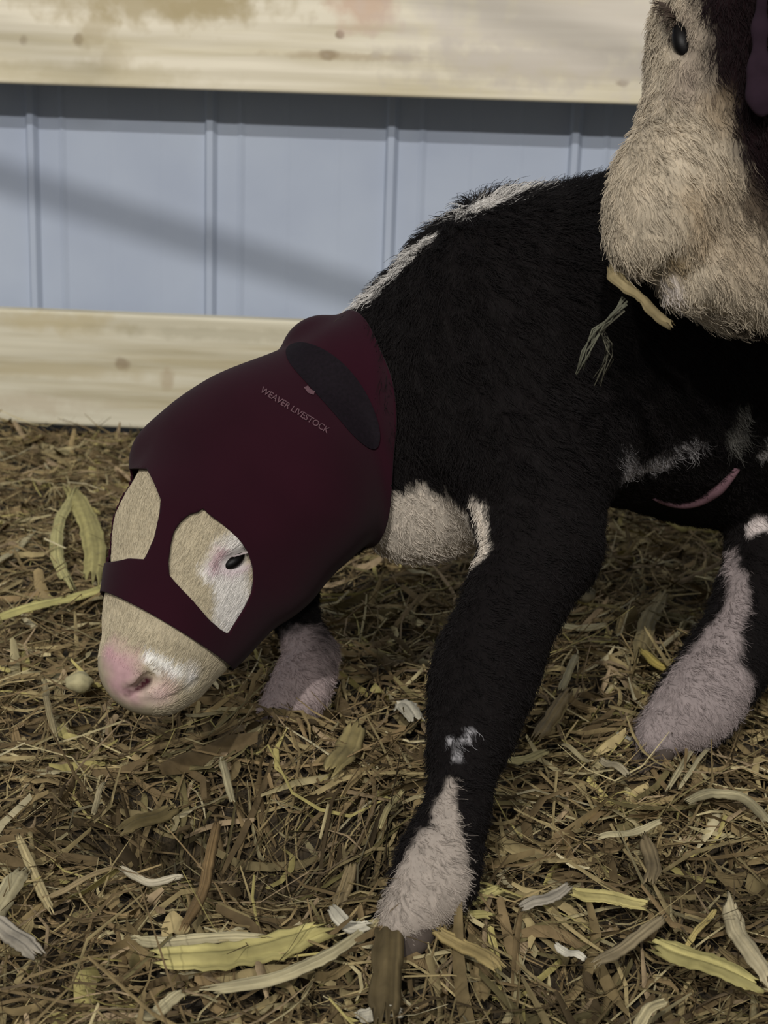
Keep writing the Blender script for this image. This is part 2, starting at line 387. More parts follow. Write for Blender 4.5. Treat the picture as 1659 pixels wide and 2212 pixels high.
# ------------------------------------------------------------------ bedding pieces
STRAW = attr_mat('dry_cornstalk', 0.8, 0.15, 90, 0.3)
PAL = np.array([lin(172, 158, 122), lin(150, 134, 102), lin(128, 112, 86), lin(192, 182, 148), lin(106, 92, 70), lin(168, 150, 126), lin(184, 175, 120), lin(140, 122, 94), lin(120, 112, 82), lin(208, 200, 172)])[:, :3]
PW = np.array([.17, .19, .15, .08, .14, .08, .04, .09, .04, .02])
def strips(n, xy, z0, L, W, bend, tiltmax, colors, seg=5):
    """n curled strips as one vertex/face set; every strip folded along its middle"""
    th = RNG.random(n)*2*np.pi; dx, dy = np.cos(th), np.sin(th); til = RNG.normal(size=n)*tiltmax
    t = np.linspace(-0.5, 0.5, seg)[None, :]; kb = RNG.normal(size=n)*bend
    a = th[:, None]+kb[:, None]*t; X = xy[:, :1]+L[:, None]*t*np.cos(a); Y = xy[:, 1:]+L[:, None]*t*np.sin(a)
    curl = RNG.normal(size=n)*0.12
    Zc = terrain(X, Y)+z0[:, None]+L[:, None]*t*np.sin(til)[:, None]-curl[:, None]*L[:, None]*(t*2)**2
    Zc = np.maximum(Zc, terrain(X, Y)-0.02)
    wv = W[:, None]*np.sqrt(np.clip(1-(2*np.abs(t))**2.5*RNG.random((n, 1))**0.4, .05, 1)); roll = RNG.normal(size=n)[:, None]*0.9+RNG.normal(size=n)[:, None]*t
    sx, sy = -np.sin(a)*np.cos(roll), np.cos(a)*np.cos(roll); sz = np.sin(roll)
    C0 = np.stack([X, Y, Zc], -1); S = np.stack([sx, sy, sz], -1)*wv[..., None]*0.5; mid = C0.copy(); mid[..., 2] += (W*0.25)[:, None]
    V = np.stack([C0-S, mid, C0+S], 2).reshape(-1, 3)
    base = (np.arange(n)*seg*3)[:, None, None]+(np.arange(seg-1)*3)[None, :, None]
    q1 = np.concatenate([base+0, base+1, base+4, base+3], 2); q2 = np.concatenate([base+1, base+2, base+5, base+4], 2)
    return V, np.concatenate([q1.reshape(-1, 4), q2.reshape(-1, 4)]), np.repeat(colors, seg*3, 0)
def scatter_xy(n):
    y = 0.45+2.0*RNG.random(n)**0.9; x = (RNG.random(n)*2-1)*(0.33*y+0.22); return np.stack([x, np.minimum(y, 2.45-0.05*x-0.06*RNG.random(n))], 1)
HOLLOW_SHADE = [(G(px, py), a, k) for px, py, a, k in ((300, 1745, .045, .55), (420, 1770, .05, .65), (560, 1790, .05, .5), (700, 1820, .06, .6), (800, 1860, .03, .6), (1530, 1880, .06, .5), (1640, 1930, .04, .5), (1180, 2150, .06, .5), (1480, 2200, .05, .6), (90, 2110, .03, .4), (1150, 1540, .03, .3), (250, 1560, .03, .3), (720, 1250, .06, .3))]
def hollow_shade(xy):  # shade of the hollows, painted in by darkening the strip colours
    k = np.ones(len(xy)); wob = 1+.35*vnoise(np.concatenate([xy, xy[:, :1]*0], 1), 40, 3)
    for g, a, v in HOLLOW_SHADE: k *= 1-v*np.exp(-(((xy[:, 0]-g.x)/1.5)**2+(xy[:, 1]-g.y)**2)/(a*wob)**2)
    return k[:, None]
def bedding(name, n, Lr, Wr, zr, label, dark=1.0):
    xy = scatter_xy(n); L = Lr[0]+(Lr[1]-Lr[0])*RNG.random(n)**2; W = Wr[0]+(Wr[1]-Wr[0])*RNG.random(n)**2.5
    c = PAL[RNG.choice(len(PAL), n, p=PW/PW.sum())]*(0.62+0.5*RNG.random((n, 1)))*dark*np.array([.97, .93, .80])*hollow_shade(xy)
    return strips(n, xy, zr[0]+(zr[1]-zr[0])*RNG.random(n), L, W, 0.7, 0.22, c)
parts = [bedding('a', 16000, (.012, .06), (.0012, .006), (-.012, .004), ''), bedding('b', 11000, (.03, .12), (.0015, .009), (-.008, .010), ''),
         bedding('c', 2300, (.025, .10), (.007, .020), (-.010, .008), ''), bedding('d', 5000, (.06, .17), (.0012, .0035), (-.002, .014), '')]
Vs, Fs, Cs = [], [], []; off = 0
for v, f_, c_ in parts: Vs.append(v); Fs.append(f_+off); Cs.append(c_); off += len(v)
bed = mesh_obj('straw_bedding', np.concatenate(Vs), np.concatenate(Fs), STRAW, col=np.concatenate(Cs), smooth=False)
tag(bed, 'loose chopped cornstalk bedding covering the pen floor', 'bedding', kind='stuff')

HUSK = attr_mat('dry_husk', 0.7, 0.2, 60, 0.22, 0.3)
def husk(name, px, w, rgb, label, cat='husk', h=0.022, tip=(0.6, 0.7), group=None, pts3=None, arch=0.0025, ragged=0.14):
    """torn leaf-like piece through the given sight points, at its own height, with fibres, folds, frayed ends and thickness"""
    if pts3 is None: pts3 = [G(x, y, h) for x, y in px]
    P3 = [Vector(p) for p in pts3]
    def cr(i, t):
        p = [P3[max(i-1, 0)], P3[i], P3[min(i+1, len(P3)-1)], P3[min(i+2, len(P3)-1)]]
        return 0.5*((2*p[1])+(-p[0]+p[2])*t+(2*p[0]-5*p[1]+4*p[2]-p[3])*t*t+(-p[0]+3*p[1]-3*p[2]+p[3])*t**3)
    line = [cr(i, k/8) for i in range(len(P3)-1) for k in range(8)]+[P3[-1]]
    D = (sum(line, Vector())/len(line)-CAM).dot(fw); W = w*D/F_PX; n = len(line); m = 13; V = []; Cc = []; rnd = random.Random(label)
    ph = rnd.random()*6; step = (line[1]-line[0]).length; fray = [rnd.uniform(-1.3, 1.3)*step*min(3, W/.006) for _ in range(m)], [rnd.uniform(-1.3, 1.3)*step*min(3, W/.006) for _ in range(m)]
    fib = [rnd.uniform(.62, 1.12) for _ in range(m)]; edge = [[1+ragged*(math.sin(t*rnd.uniform(9, 13)/n*2+ph*s_)+rnd.uniform(-.7, .7)) for t in range(n)] for s_ in (1, 2)]
    for i, p in enumerate(line):
        t = i/(n-1); d = (line[min(i+1, n-1)]-line[max(i-1, 0)]).normalized(); nr = Vector((0, -0.35, 1)); s = d.cross(nr).normalized()
        nr = s.cross(d).normalized(); wd = W*(min(1, tip[0]+(1-tip[0])*t*5) if t < .2 else min(1, tip[1]+(1-tip[1])*(1-t)*4) if t > .75 else 1)
        for k in range(m):
            u = k/(m-1)*2-1; e_ = edge[0 if u < 0 else 1][i]
            q = p+s*u*wd*.5*e_+nr*(arch*(1-u*u)*min(1, W/.012)+min(.0012, W*.07)*math.sin(u*8+ph+t*2)+0.002*math.sin(t*7+ph))
            if t < .12: q = q+d*fray[0][k]*(1-t/.12)
            if t > .88: q = q+d*fray[1][k]*(1-(1-t)/.12)
            V.append(q); g = fib[k]*(0.93+0.10*math.sin(t*9+ph*k)+0.07*rnd.uniform(-1, 1)); Cc.append([x*g for x in lin(*rgb)[:3]])
    Fc = [(i*m+k, i*m+k+1, (i+1)*m+k+1, (i+1)*m+k) for i in range(n-1) for k in range(m-1)]
    o = mesh_obj(name, V, Fc, HUSK, col=np.array(Cc)); md = o.modifiers.new('thick', 'SOLIDIFY'); md.thickness = 0.0007; md.offset = 0
    return tag(o, label, cat, group)
YE, CR, TA, WH, BR, GY, OL = (184, 174, 114), (184, 174, 138), (160, 142, 106), (200, 194, 174), (122, 104, 74), (168, 160, 144), (108, 96, 64)
H = [
 ('corn_husk', [(345, 2072), (450, 2070), (560, 2048), (695, 2012)], 76, YE, 'broad yellow corn husk, the largest in the bedding, below and left of the near hoof'),
 ('corn_husk', [(292, 2030), (400, 2032), (565, 2026)], 28, CR, 'long pale husk strip lying along the upper edge of the broad yellow husk'),
 ('corn_husk', [(450, 2135), (600, 2110), (710, 2068), (788, 2005)], 32, CR, 'curved cream husk strip hugging the lower edge of the broad yellow husk'),
 ('corn_husk', [(718, 1968), (748, 1996), (795, 2004)], 34, WH, 'whitish twisted husk end beside the near hoof'),
 ('corn_husk', [(728, 1968), (742, 1925), (760, 1876)], 30, TA, 'tan pointed husk standing above the whitish twisted husk end'),
 ('corn_husk', [(-25, 1985), (15, 1930), (48, 1882)], 48, CR, 'thick cream husk at the left edge of the photo, level with the near fetlock'),
 ('corn_husk', [(-20, 1985), (30, 2020), (78, 2066)], 44, GY, 'greyish white husk at the left edge just below the thick cream husk'),
 ('corn_husk', [(300, 2206), (345, 2178), (392, 2150)], 28, CR, 'short cream husk at the bottom edge below the broad yellow husk'),
 ('wood_chip', [(1202, 2044), (1232, 2058), (1264, 2074)], 19, (226, 220, 200), 'small bright white chip between the near hoof and the yellow husk on the right'),
 ('corn_husk', [(1418, 2040), (1490, 2066), (1560, 2098), (1635, 2128)], 56, YE, 'wide yellow stalk piece in the lower right corner'),
 ('corn_husk', [(1484, 1738), (1535, 1712), (1602, 1722), (1659, 1782)], 26, CR, 'arched cream strip on the right, below the hind foot'),
 ('corn_husk', [(1292, 1812), (1355, 1798), (1425, 1778)], 18, CR, 'slim pale strip lying left of and below the arched cream strip'),
 ('corn_husk', [(1238, 1922), (1290, 1938), (1340, 1945), (1394, 1952)], 40, (190, 178, 118), 'crumpled yellowish husk above the small bright white chip'),
 ('loose_straw', [(1445, 1700), (1500, 1612), (1552, 1528)], 12, CR, 'long thin stem crossing in front of the hind foot, upper of a pair'),
 ('loose_straw', [(1468, 1700), (1520, 1630), (1568, 1572)], 10, CR, 'long thin stem beside the hind foot, lower of a pair'),
 ('corn_husk', [(1575, 1950), (1602, 2030), (1668, 2130)], 42, (196, 184, 150), 'long tan husk slanting above the wide yellow stalk piece'),
 ('loose_straw', [(1484, 2042), (1512, 2005), (1545, 1965)], 14, (190, 172, 112), 'short yellow stem standing on the wide yellow stalk piece'),
 ('wood_chip', [(856, 1520), (876, 1528), (900, 1552)], 44, WH, 'white triangular chip left of the near foreleg knee'),
 ('corn_husk', [(1384, 1412), (1400, 1345), (1428, 1288)], 40, (160, 144, 100), 'pale tan husk leaning upright between the legs of the calf'),
 ('corn_husk', [(1388, 1412), (1432, 1438), (1478, 1422)], 24, (200, 180, 100), 'bright yellow curled husk between the legs of the calf'),
 ('loose_straw', [(1424, 1408), (1458, 1372), (1494, 1338)], 11, CR, 'thin pale stem crossing over the bright yellow curled husk'),
 ('corn_husk', [(1488, 1342), (1508, 1356), (1530, 1370)], 24, CR, 'small cream husk beside the hind cannon'),
 ('corn_husk', [(1186, 1352), (1240, 1354), (1304, 1354)], 19, CR, 'straight pale strip touching the back of the near forearm'),
 ('corn_husk', [(1210, 1490), (1228, 1455), (1246, 1412)], 17, CR, 'short pale strip behind the near knee, upper of two'),
 ('corn_husk', [(1158, 1600), (1190, 1548), (1226, 1500)], 30, TA, 'tan strip behind the near knee, lower of two'),
 ('corn_husk', [(150, 1052), (182, 1110), (204, 1185), (198, 1256)], 46, YE, 'bright yellow leaf curling down beside the far eye hole of the hood'),
 ('corn_husk', [(158, 1062), (128, 1130), (124, 1205), (150, 1262)], 26, (196, 188, 130), 'narrower pale leaf bowed left of the bright yellow leaf'),
 ('corn_husk', [(-10, 1338), (60, 1318), (150, 1292), (238, 1264)], 30, (198, 190, 124), 'long pale yellow blade pointing at the nose strap of the hood'),
 ('corn_husk', [(-10, 1222), (35, 1185), (72, 1152)], 16, CR, 'small pale blade at the left edge above the long pale yellow blade'),
 ('loose_straw', [(478, 1632), (488, 1680), (502, 1728)], 17, CR, 'short pale stem standing below the calf muzzle'),
 ('corn_husk', [(715, 1668), (745, 1625), (770, 1570)], 55, (158, 144, 98), 'folded olive tan husk between the far forefoot and the near foreleg'),
 ('corn_husk', [(395, 2012), (435, 1930), (452, 1860), (470, 1785)], 24, (140, 116, 80), 'long brown strip leaning in the dark hollow below the muzzle'),
 ('corn_husk', [(40, 1812), (78, 1895), (112, 1975)], 20, (196, 180, 134), 'tan blade slanting right of the thick cream husk'),
 ('loose_straw', [(95, 1938), (170, 1908), (250, 1870)], 14, TA, 'thin tan stem crossing the slanting tan blade'),
 ('corn_husk', [(262, 1880), (322, 1902), (392, 1898)], 18, (200, 190, 164), 'slim pale strip at the front rim of the dark hollow'),
 ('corn_husk', [(842, 1995), (838, 2090), (830, 2205)], 66, (112, 98, 68), 'wide brown leaf lying toward the viewer below the near hoof'),
 ('corn_husk', [(925, 1968), (1000, 1946), (1075, 1926)], 30, (196, 186, 124), 'yellowish strip just right of the near hoof'),
 ('corn_husk', [(945, 2000), (1010, 1972), (1062, 1984)], 22, (176, 166, 108), 'arched strip right of the near hoof, under the yellowish strip'),
 ('corn_husk', [(945, 2016), (1010, 2044), (1080, 2096)], 36, (160, 142, 96), 'tan husk running down to the right below the near hoof'),
 ('corn_husk', [(1125, 1962), (1170, 1945), (1225, 1918)], 30, GY, 'greyish husk right of the near hoof strips'),
 ('corn_husk', [(770, 2196), (815, 2186), (866, 2188)], 34, WH, 'white husk end at the bottom edge beneath the wide brown leaf'),
 ('corn_husk', [(1285, 2086), (1350, 2042), (1432, 1988)], 28, (158, 144, 114), 'dull tan blade between the bright white chip and the wide yellow stalk piece'),
 ('loose_straw', [(1333, 1578), (1365, 1602), (1402, 1626)], 11, (186, 184, 172), 'thin grey stem in front of the hind toe'),
 ('corn_husk', [(1300, 1640), (1328, 1655), (1356, 1672)], 22, (160, 150, 124), 'short tan chip left of the long stem pair'),
 ('loose_straw', [(1214, 1608), (1245, 1628), (1278, 1646)], 13, (180, 168, 130), 'short stem pointing at the short tan chip'),
 ('corn_husk', [(1392, 1815), (1410, 1860), (1404, 1910)], 34, (134, 120, 92), 'dull brown curled leaf below the slim pale strip'),
 ('corn_husk', [(96, 1468), (104, 1530), (120, 1592)], 14, (170, 156, 118), 'thin blade hanging left of the pale round cob piece'),
 ('corn_husk', [(1375, 2220), (1400, 2185), (1438, 2158)], 26, (196, 184, 144), 'short cream strip at the bottom edge under the yellow stalk piece'),
 ('corn_husk', [(262, 1796), (315, 1772), (372, 1748)], 46, OL, 'olive brown leaf lying at the back of the dark hollow'),
 ('corn_husk', [(200, 1760), (212, 1720), (226, 1690)], 12, (170, 158, 124), 'thin pale blade pointing up left of the olive brown leaf'),
 ('corn_husk', [(846, 1985), (870, 1960), (925, 1905)], 13, (186, 174, 130), 'thin straw lying across the near hoof'),
 ('corn_husk', [(820, 1790), (845, 1735), (868, 1712)], 13, (180, 168, 122), 'slim blade left of the near cannon'),
 ('corn_husk', [(1060, 1618), (1110, 1640), (1180, 1628)], 20, (186, 176, 128), 'pale ribbon right of the near knee'),
]
for i, (nm, px, w_, rgb, lb) in enumerate(H):
    up = px[0][1] < 1300
    husk(nm, px, w_, rgb, lb, {'corn_husk': 'husk', 'loose_straw': 'straw', 'wood_chip': 'wood chip'}[nm], h=0.007+0.0015*(i % 4), ragged=0.10,
         group={'corn_husk': 'loose husks in the bedding', 'loose_straw': 'loose stems in the bedding', 'wood_chip': 'pale chips in the bedding'}[nm])
def pebble(name, px, py, r, rgb, lb, h=0.02):
    import bmesh
    bm = bmesh.new(); bmesh.ops.create_icosphere(bm, subdivisions=4, radius=1); c = G(px, py, h); R_ = r*(c-CAM).dot(fw)/F_PX
    for v in bm.verts:
        q = v.co; d = 1+0.07*math.sin(q.x*5+1)+0.06*math.sin(q.y*7+q.z*4)+0.02*math.sin(q.z*22)*math.cos(q.x*19); v.co = Vector((q.x*1.15*d, q.y*d, q.z*.85*d))*R_+c
    me = bpy.data.meshes.new(name); bm.to_mesh(me); bm.free(); me.materials.append(plain(name, lin(*rgb), .8, .2, 80, .2, bump=.5))
    me.polygons.foreach_set('use_smooth', np.ones(len(me.polygons), bool)); o = bpy.data.objects.new(name, me); COL.objects.link(o); tag(o, lb, 'corn cob', 'cob pieces in the bedding')
pebble('corn_cob', 172, 1474, 26, (166, 158, 122), 'pale round corncob piece left of the pink muzzle')
pebble('corn_cob', 1262, 1282, 22, (140, 132, 108), 'dull corncob piece in the shade behind the near foreleg')

# ------------------------------------------------------------------ the hooded calf
CB = Body()
# torso, neck
CB.rc((1560, 735, 1.40, 395), (1900, 720, 1.52, 380), .02)
CB.rc((1130, 745, 1.24, 318), (1560, 735, 1.40, 395), .02)
CB.rc((935, 780, 1.26, 196), (1110, 735, 1.25, 294), .02)
CB.rc((765, 880, 1.24, 132), (935, 780, 1.26, 196), .01)
CB.rc((1010, 880, 1.20, 180), (1130, 950, 1.19, 205), .03)
CB.rc((800, 925, 1.24, 118), (930, 930, 1.22, 170), .015)
CB.ball(950, 1065, 1.22, 140, .04)                      # brisket
CB.ball(865, 1110, 1.23, 82, .04)
# head
CB.rc((590, 975, 1.21, 165), (735, 860, 1.24, 140), .03)
CB.ball(455, 1000, 1.20, 138, .03)
CB.rc((590, 975, 1.20, 168), (430, 1170, 1.16, 165), .03)
CB.ball(640, 1060, 1.18, 158, .03)
CB.rc((640, 1060, 1.18, 150), (560, 1210, 1.17, 118), .03)
CB.rc((560, 1210, 1.17, 116), (470, 1320, 1.13, 88), .02)
CB.rc((420, 1175, 1.15, 158), (368, 1320, 1.11, 122), .03)
CB.rc((368, 1320, 1.11, 122), (330, 1425, 1.08, 104), .03)
CB.rc((470, 1320, 1.13, 86), (390, 1440, 1.09, 66), .02)
CB.ball(300, 1440, 1.062, 76, .02)
CB.ball(345, 1462, 1.065, 70, .02)
CB.ball(700, 776, 1.25, 84, .006); CB.ball(745, 815, 1.22, 95, .015)
# near foreleg
def lg(y, c, hw, Y): return (c, y, Y, hw)
NL = [lg(1000, 1150, 190, 1.15), lg(1180, 1170, 118, 1.10), lg(1300, 1112, 96, 1.06), lg(1420, 1060, 100, 1.03), lg(1500, 1034, 95, 1.005), lg(1590, 1018, 76, .985), lg(1650, 1000, 56, .97), lg(1750, 988, 56, .945), lg(1830, 958, 66, .925), lg(1900, 938, 76, .91), lg(1960, 895, 64, .895)]
CB.chain(NL, .02)
CB.rc((905, 1950, .90, 50), (865, 1990, .885, 44), .01)
# far foreleg
CB.chain([(850, 1060, 1.33, 80), (640, 1200, 1.36, 60), (625, 1300, 1.35, 48), (675, 1420, 1.30, 46), (650, 1485, 1.275, 54), (600, 1560, 1.25, 50)], .02)
# near hind leg
CB.chain([(1850, 900, 1.42, 200), (1730, 1090, 1.36, 110), (1668, 1200, 1.32, 78), (1640, 1300, 1.28, 78), (1572, 1430, 1.24, 76), (1505, 1525, 1.21, 74), (1420, 1590, 1.19, 50)], .03)
# far hind leg (behind)
CB.chain([(1900, 900, 1.62, 200), (1860, 1150, 1.62, 75), (1850, 1300, 1.60, 50), (1830, 1420, 1.58, 55)], .03)
# tail root beyond the frame
CB.chain([(2180, 560, 1.6, 40), (2260, 800, 1.62, 28), (2250, 1150, 1.62, 22)], .03)
Hh = CB.hit
eye_c = Hh(512, 1212); eye_n = CB.normal(eye_c)
def surf(px, py, d=0.0):
    h_ = Hh(px, py); return h_+CB.normal(h_)*d
U_ax = (P(330, 1430, 1.08)-P(600, 940, 1.21)).normalized()
# eye socket and brow, nostril, mouth line
CB.ell(surf(500, 1172, -.006), (U_ax, eye_n, U_ax.cross(eye_n)), (.020, .008, .012), .01)
CB.wrc(surf(488, 1222, .004), surf(535, 1203, .003), .0085, .007, .006, True)
CB.wrc(surf(274, 1499, .000), surf(300, 1486, .000), .0040, .0040, .002, True)
CB.wrc(surf(300, 1486, .000), surf(320, 1469, -.001), .0042, .0062, .002, True)
mo = [surf(x, y, .001) for x, y in ((300, 1512), (350, 1515), (400, 1490), (440, 1455))]
for a, b in zip(mo, mo[1:]): CB.wrc(a, b, .0020, .0020, .002, True)
V, Q4 = surface_nets(*CB.grid(0.003)); T = quads_to_tris(Q4)
BLK, RBR = lin(19, 16, 16), lin(34, 24, 23)
TAN, WHT, PNK, LIL = lin(176, 165, 140), lin(214, 210, 204), lin(182, 148, 150), lin(190, 170, 176)
def mk(pts, color, soft=.004, rag=.006):
    return ([(Hh(x, y), r*(Hh(x, y)-CAM).dot(fw)/F_PX) for x, y, r in pts], color, soft, rag)
headc = [(P(745, 880, 1.24), .07), (P(590, 975, 1.2), .085), (P(430, 1170, 1.16), .09), (P(330, 1430, 1.08), .07)]
marks = [
 (headc, TAN, .01, .004), ([(P(560, 1210, 1.17), .055), (P(400, 1430, 1.09), .05)], TAN, .01, .004),
 mk([(452, 1240, 22), (520, 1165, 22), (490, 1230, 45), (500, 1330, 50)], WHT, .008, .003), mk([(470, 1180, 8), (540, 1185, 14)], WHT, .008, .003),
 mk([(478, 1205, 10), (460, 1235, 9), (500, 1240, 8), (535, 1230, 6)], LIL, .010, .002), mk([(475, 1200, 6), (462, 1228, 5)], PNK, .010, .002),
 mk([(320, 1422, 12), (360, 1445, 14), (385, 1465, 12)], lin(226, 224, 218), .005, .003), mk([(410, 1470, 22)], WHT, .01, .003),
 mk([(235, 1410, 22), (265, 1450, 38), (250, 1480, 25), (290, 1500, 22)], PNK, .014, .003), mk([(345, 1500, 30)], lin(205, 180, 172), .014, .002),
 mk([(319, 1470, 12), (300, 1486, 9), (276, 1498, 7)], lin(58, 24, 32), .004, .0004),
 # topline
 mk([(765, 665, 22), (800, 635, 22), (850, 590, 20), (890, 545, 26), (930, 515, 12)], WHT, .006, .016), mk([(985, 462, 12), (1030, 450, 22), (1080, 425, 18), (1120, 412, 14), (1160, 400, 9)], WHT, .006, .016),
 # brisket
 ([(P(850, 1160, 1.22), .035), (P(940, 1160, 1.21), .055), (P(1010, 1180, 1.19), .035)], lin(192, 182, 168), .008, .008),
 mk([(835, 1190, 30), (880, 1120, 60), (930, 1130, 75), (1000, 1120, 60), (1030, 1190, 30)], lin(192, 182, 168), .008, .010), mk([(905, 1070, 25)], lin(192, 182, 168), .008, .010), mk([(1030, 1100, 28), (1045, 1150, 18), (1040, 1200, 24)], lin(214, 204, 190), .005, .006),
 # near foreleg sock and spots
 mk([(970, 1690, 7), (962, 1730, 20), (960, 1790, 34), (945, 1850, 70), (935, 1920, 90), (880, 1990, 90)], lin(160, 150, 140), .004, .004),
 mk([(1012, 1588, 10), (985, 1612, 9), (990, 1635, 7), (975, 1605, 6)], lin(150, 148, 150), .003, .006),
 # far foot
 ([(P(655, 1440, 1.30), .035), (P(600, 1560, 1.25), .05)], lin(176, 160, 158), .01, .004),
 # hind leg sock
 mk([(1580, 1190, 12), (1598, 1280, 22), (1560, 1370, 40), (1530, 1440, 70), (1480, 1540, 95), (1590, 1500, 60), (1540, 1570, 60), (1420, 1590, 60)], lin(146, 135, 133), .006, .004), mk([(1640, 1130, 20), (1620, 1150, 10)], lin(200, 190, 186), .004, .004),
 # belly patches
 mk([(1340, 985, 14), (1370, 1020, 30), (1430, 1000, 28), (1470, 970, 14), (1510, 965, 12)], lin(150, 146, 146), .008, .010), mk([(1602, 895, 10), (1590, 930, 18), (1600, 965, 16)], lin(120, 118, 112), .008, .010), mk([(1659, 970, 24)], lin(190, 186, 182), .006, .006),
]
C = paint(V, BLK, marks)
calf = empty('calf', (P(930, 1960, .9).x, .9, 0))
tag(calf, 'dark brown calf with white socks and a maroon hood, head lowered to the bedding', 'calf')
COAT = attr_mat('calf_coat', 0.85, 0.08, 140, 0.15, 0.08)
body = mesh_obj('body', V, Q4, COAT, calf, col=C)
HAIR = attr_mat('calf_hair', 0.7, 0.15)

# hood planes
pA, pB, pC = P(748, 700, 1.25), P(800, 1110, 1.20), surf(842, 900)
n_r = (pB-pA).cross(pC-pA).normalized(); n_r = n_r if n_r.dot(P(900, 800, 1.26)-pA) > 0 else -n_r
qA, qB, qC = P(243, 1300, 1.13), P(482, 1442, 1.13), surf(372, 1354)
n_f = (qB-qA).cross(qC-qA).normalized(); n_f = n_f if n_f.dot(P(320, 1450, 1.08)-qA) > 0 else -n_f
EYE_H = [(436, 1095), (450, 1110), (481, 1133), (505, 1154), (522, 1172), (536, 1193), (546, 1225), (548, 1250), (544, 1280), (532, 1307), (512, 1340), (493, 1370), (476, 1360), (450, 1338), (418, 1300), (387, 1268), (366, 1243), (364, 1213), (369, 1174), (376, 1147), (390, 1127), (409, 1111), (430, 1105)]
FAR_H = [(318, 1013), (334, 1045), (348, 1080), (345, 1112), (334, 1162), (313, 1209), (280, 1207), (258, 1212), (150, 1230), (150, 1000), (262, 1015), (296, 1012)]
far_c = np.array(P(262, 1112, 1.23))
def g_hood(Q, N):
    px = project(Q); view = np.array(CAM)-Q; view /= np.linalg.norm(view, axis=1)[:, None]; front = (N*view).sum(1) > -0.25
    g = np.maximum((Q-np.array(pA)) @ np.array(n_r), (Q-np.array(qA)) @ np.array(n_f))
    for po in (EYE_H, FAR_H):
        d = -poly_sd(px, po)*0.00035; g = np.where(front, np.maximum(g, d), g)
    g = np.where(~front, np.maximum(g, 0.045-np.linalg.norm(Q-far_c, axis=1)), g)
    return g
lo = np.min([np.array(P(x, y, z)) for x, y, z in ((180, 650, 1.0), (900, 1480, 1.0), (180, 1480, 1.0))], 0)-.05
hi = np.max([np.array(P(x, y, z)) for x, y, z in ((900, 650, 1.42), (900, 1480, 1.42), (180, 650, 1.42))], 0)+.05
HB = Body(); HB.pr = list(CB.pr[:21]) + []
HB.ball(268, 1252, 1.15, 24, .02); HB.ball(335, 985, 1.2, 22, .03)
Vh, Qh = surface_nets(*HB.grid(0.003, lo, hi, 0.0035)); Th = quads_to_tris(Qh); Nh = vnormals(Vh, Th)
inside = ((Vh > lo+.01) & (Vh < hi-.01)).all(1)
gh = np.where(inside, g_hood(Vh, Nh), .02); Vc, Tc = clip_mesh(Vh, Th, gh)
CLOTH = plain('maroon_spandex', lin(38, 10, 21), 0.9, 0.08, 9, .18); b_ = CLOTH.node_tree.nodes['Principled BSDF']; b_.inputs['Sheen Weight'].default_value = .04; b_.inputs['Sheen Roughness'].default_value = .6
hood = mesh_obj('hood', Vc, Tc, CLOTH, calf); hood['label'] = 'maroon stretch hood with eye openings'
sm = hood.modifiers.new('thick', 'SOLIDIFY'); sm.thickness = .0018; sm.offset = 0
# dark mesh ear panel of the hood
PANEL = [(615, 745), (660, 735), (730, 770), (790, 840), (825, 930), (815, 980), (770, 950), (720, 890), (665, 830), (620, 780)]
PA = np.array(PANEL, float)
for _ in range(3): PA = np.stack([PA*.75+np.roll(PA, -1, 0)*.25, PA*.25+np.roll(PA, -1, 0)*.75], 1).reshape(-1, 2)
Vp, Qp = surface_nets(*HB.grid(0.003, lo, hi, 0.0052)); Tp = quads_to_tris(Qp); Np = vnormals(Vp, Tp)
vw = np.array(CAM)-Vp; gp = np.maximum(poly_sd(project(Vp), PA)*.00035, np.where((Np*vw).sum(1) > 0, -1, 1)); gp = np.maximum(gp, (Vp-np.array(pA)) @ np.array(n_r)+.004)
Vp, Tp = clip_mesh(Vp, Tp, gp)
panel = mesh_obj('mesh_panel', Vp, Tp, plain('dark_mesh', lin(18, 12, 18), .85, .15, 400, .3), hood); panel['label'] = 'dark grey mesh ear panel'
# printed lettering
LET = plain('faded_print', lin(92, 68, 74), .8, .2, 300, .2)
def lettering(text, p0, p1, hpx):
    cu = bpy.data.curves.new('lettering', 'FONT'); cu.body = text; cu.size = 1; cu.resolution_u = 3; cu.offset = 0.012
    ob = bpy.data.objects.new('lettering_tmp', cu); COL.objects.link(ob); dg = bpy.context.evaluated_depsgraph_get()
    me = bpy.data.meshes.new_from_object(ob.evaluated_get(dg)); bpy.data.objects.remove(ob)
    v = np.array([x.co[:] for x in me.vertices]); Wd = v[:, 0].max(); p0, p1 = np.array(p0, float), np.array(p1, float); d = p1-p0; L = np.linalg.norm(d); d /= L; up = np.array([d[1], -d[0]])
    for i, x in enumerate(me.vertices):
        q = p0+d*L*v[i, 0]/Wd+up*v[i, 1]/0.72*hpx; h_ = HB.hit(*q); x.co = h_+HB.normal(h_)*.0056
    me.materials.append(LET); o = bpy.data.objects.new('lettering', me); COL.objects.link(o); o.parent = hood; o.matrix_parent_inverse = hood.matrix_world.inverted(); o['label'] = 'small faded pinkish print'
lettering('WEAVER LIVESTOCK', (563, 856), (701, 944), 13)
lg_px = [(653, 847), (662, 843), (668, 851), (676, 855), (673, 863), (662, 859)]
me = bpy.data.meshes.new('logo_mark'); me.from_pydata([(lambda h_: h_+HB.normal(h_)*.0056)(HB.hit(*q)) for q in lg_px], [], [tuple(range(6))]); me.materials.append(LET)
o = bpy.data.objects.new('logo_mark', me); COL.objects.link(o); o.parent = hood; o.matrix_parent_inverse = hood.matrix_world.inverted()

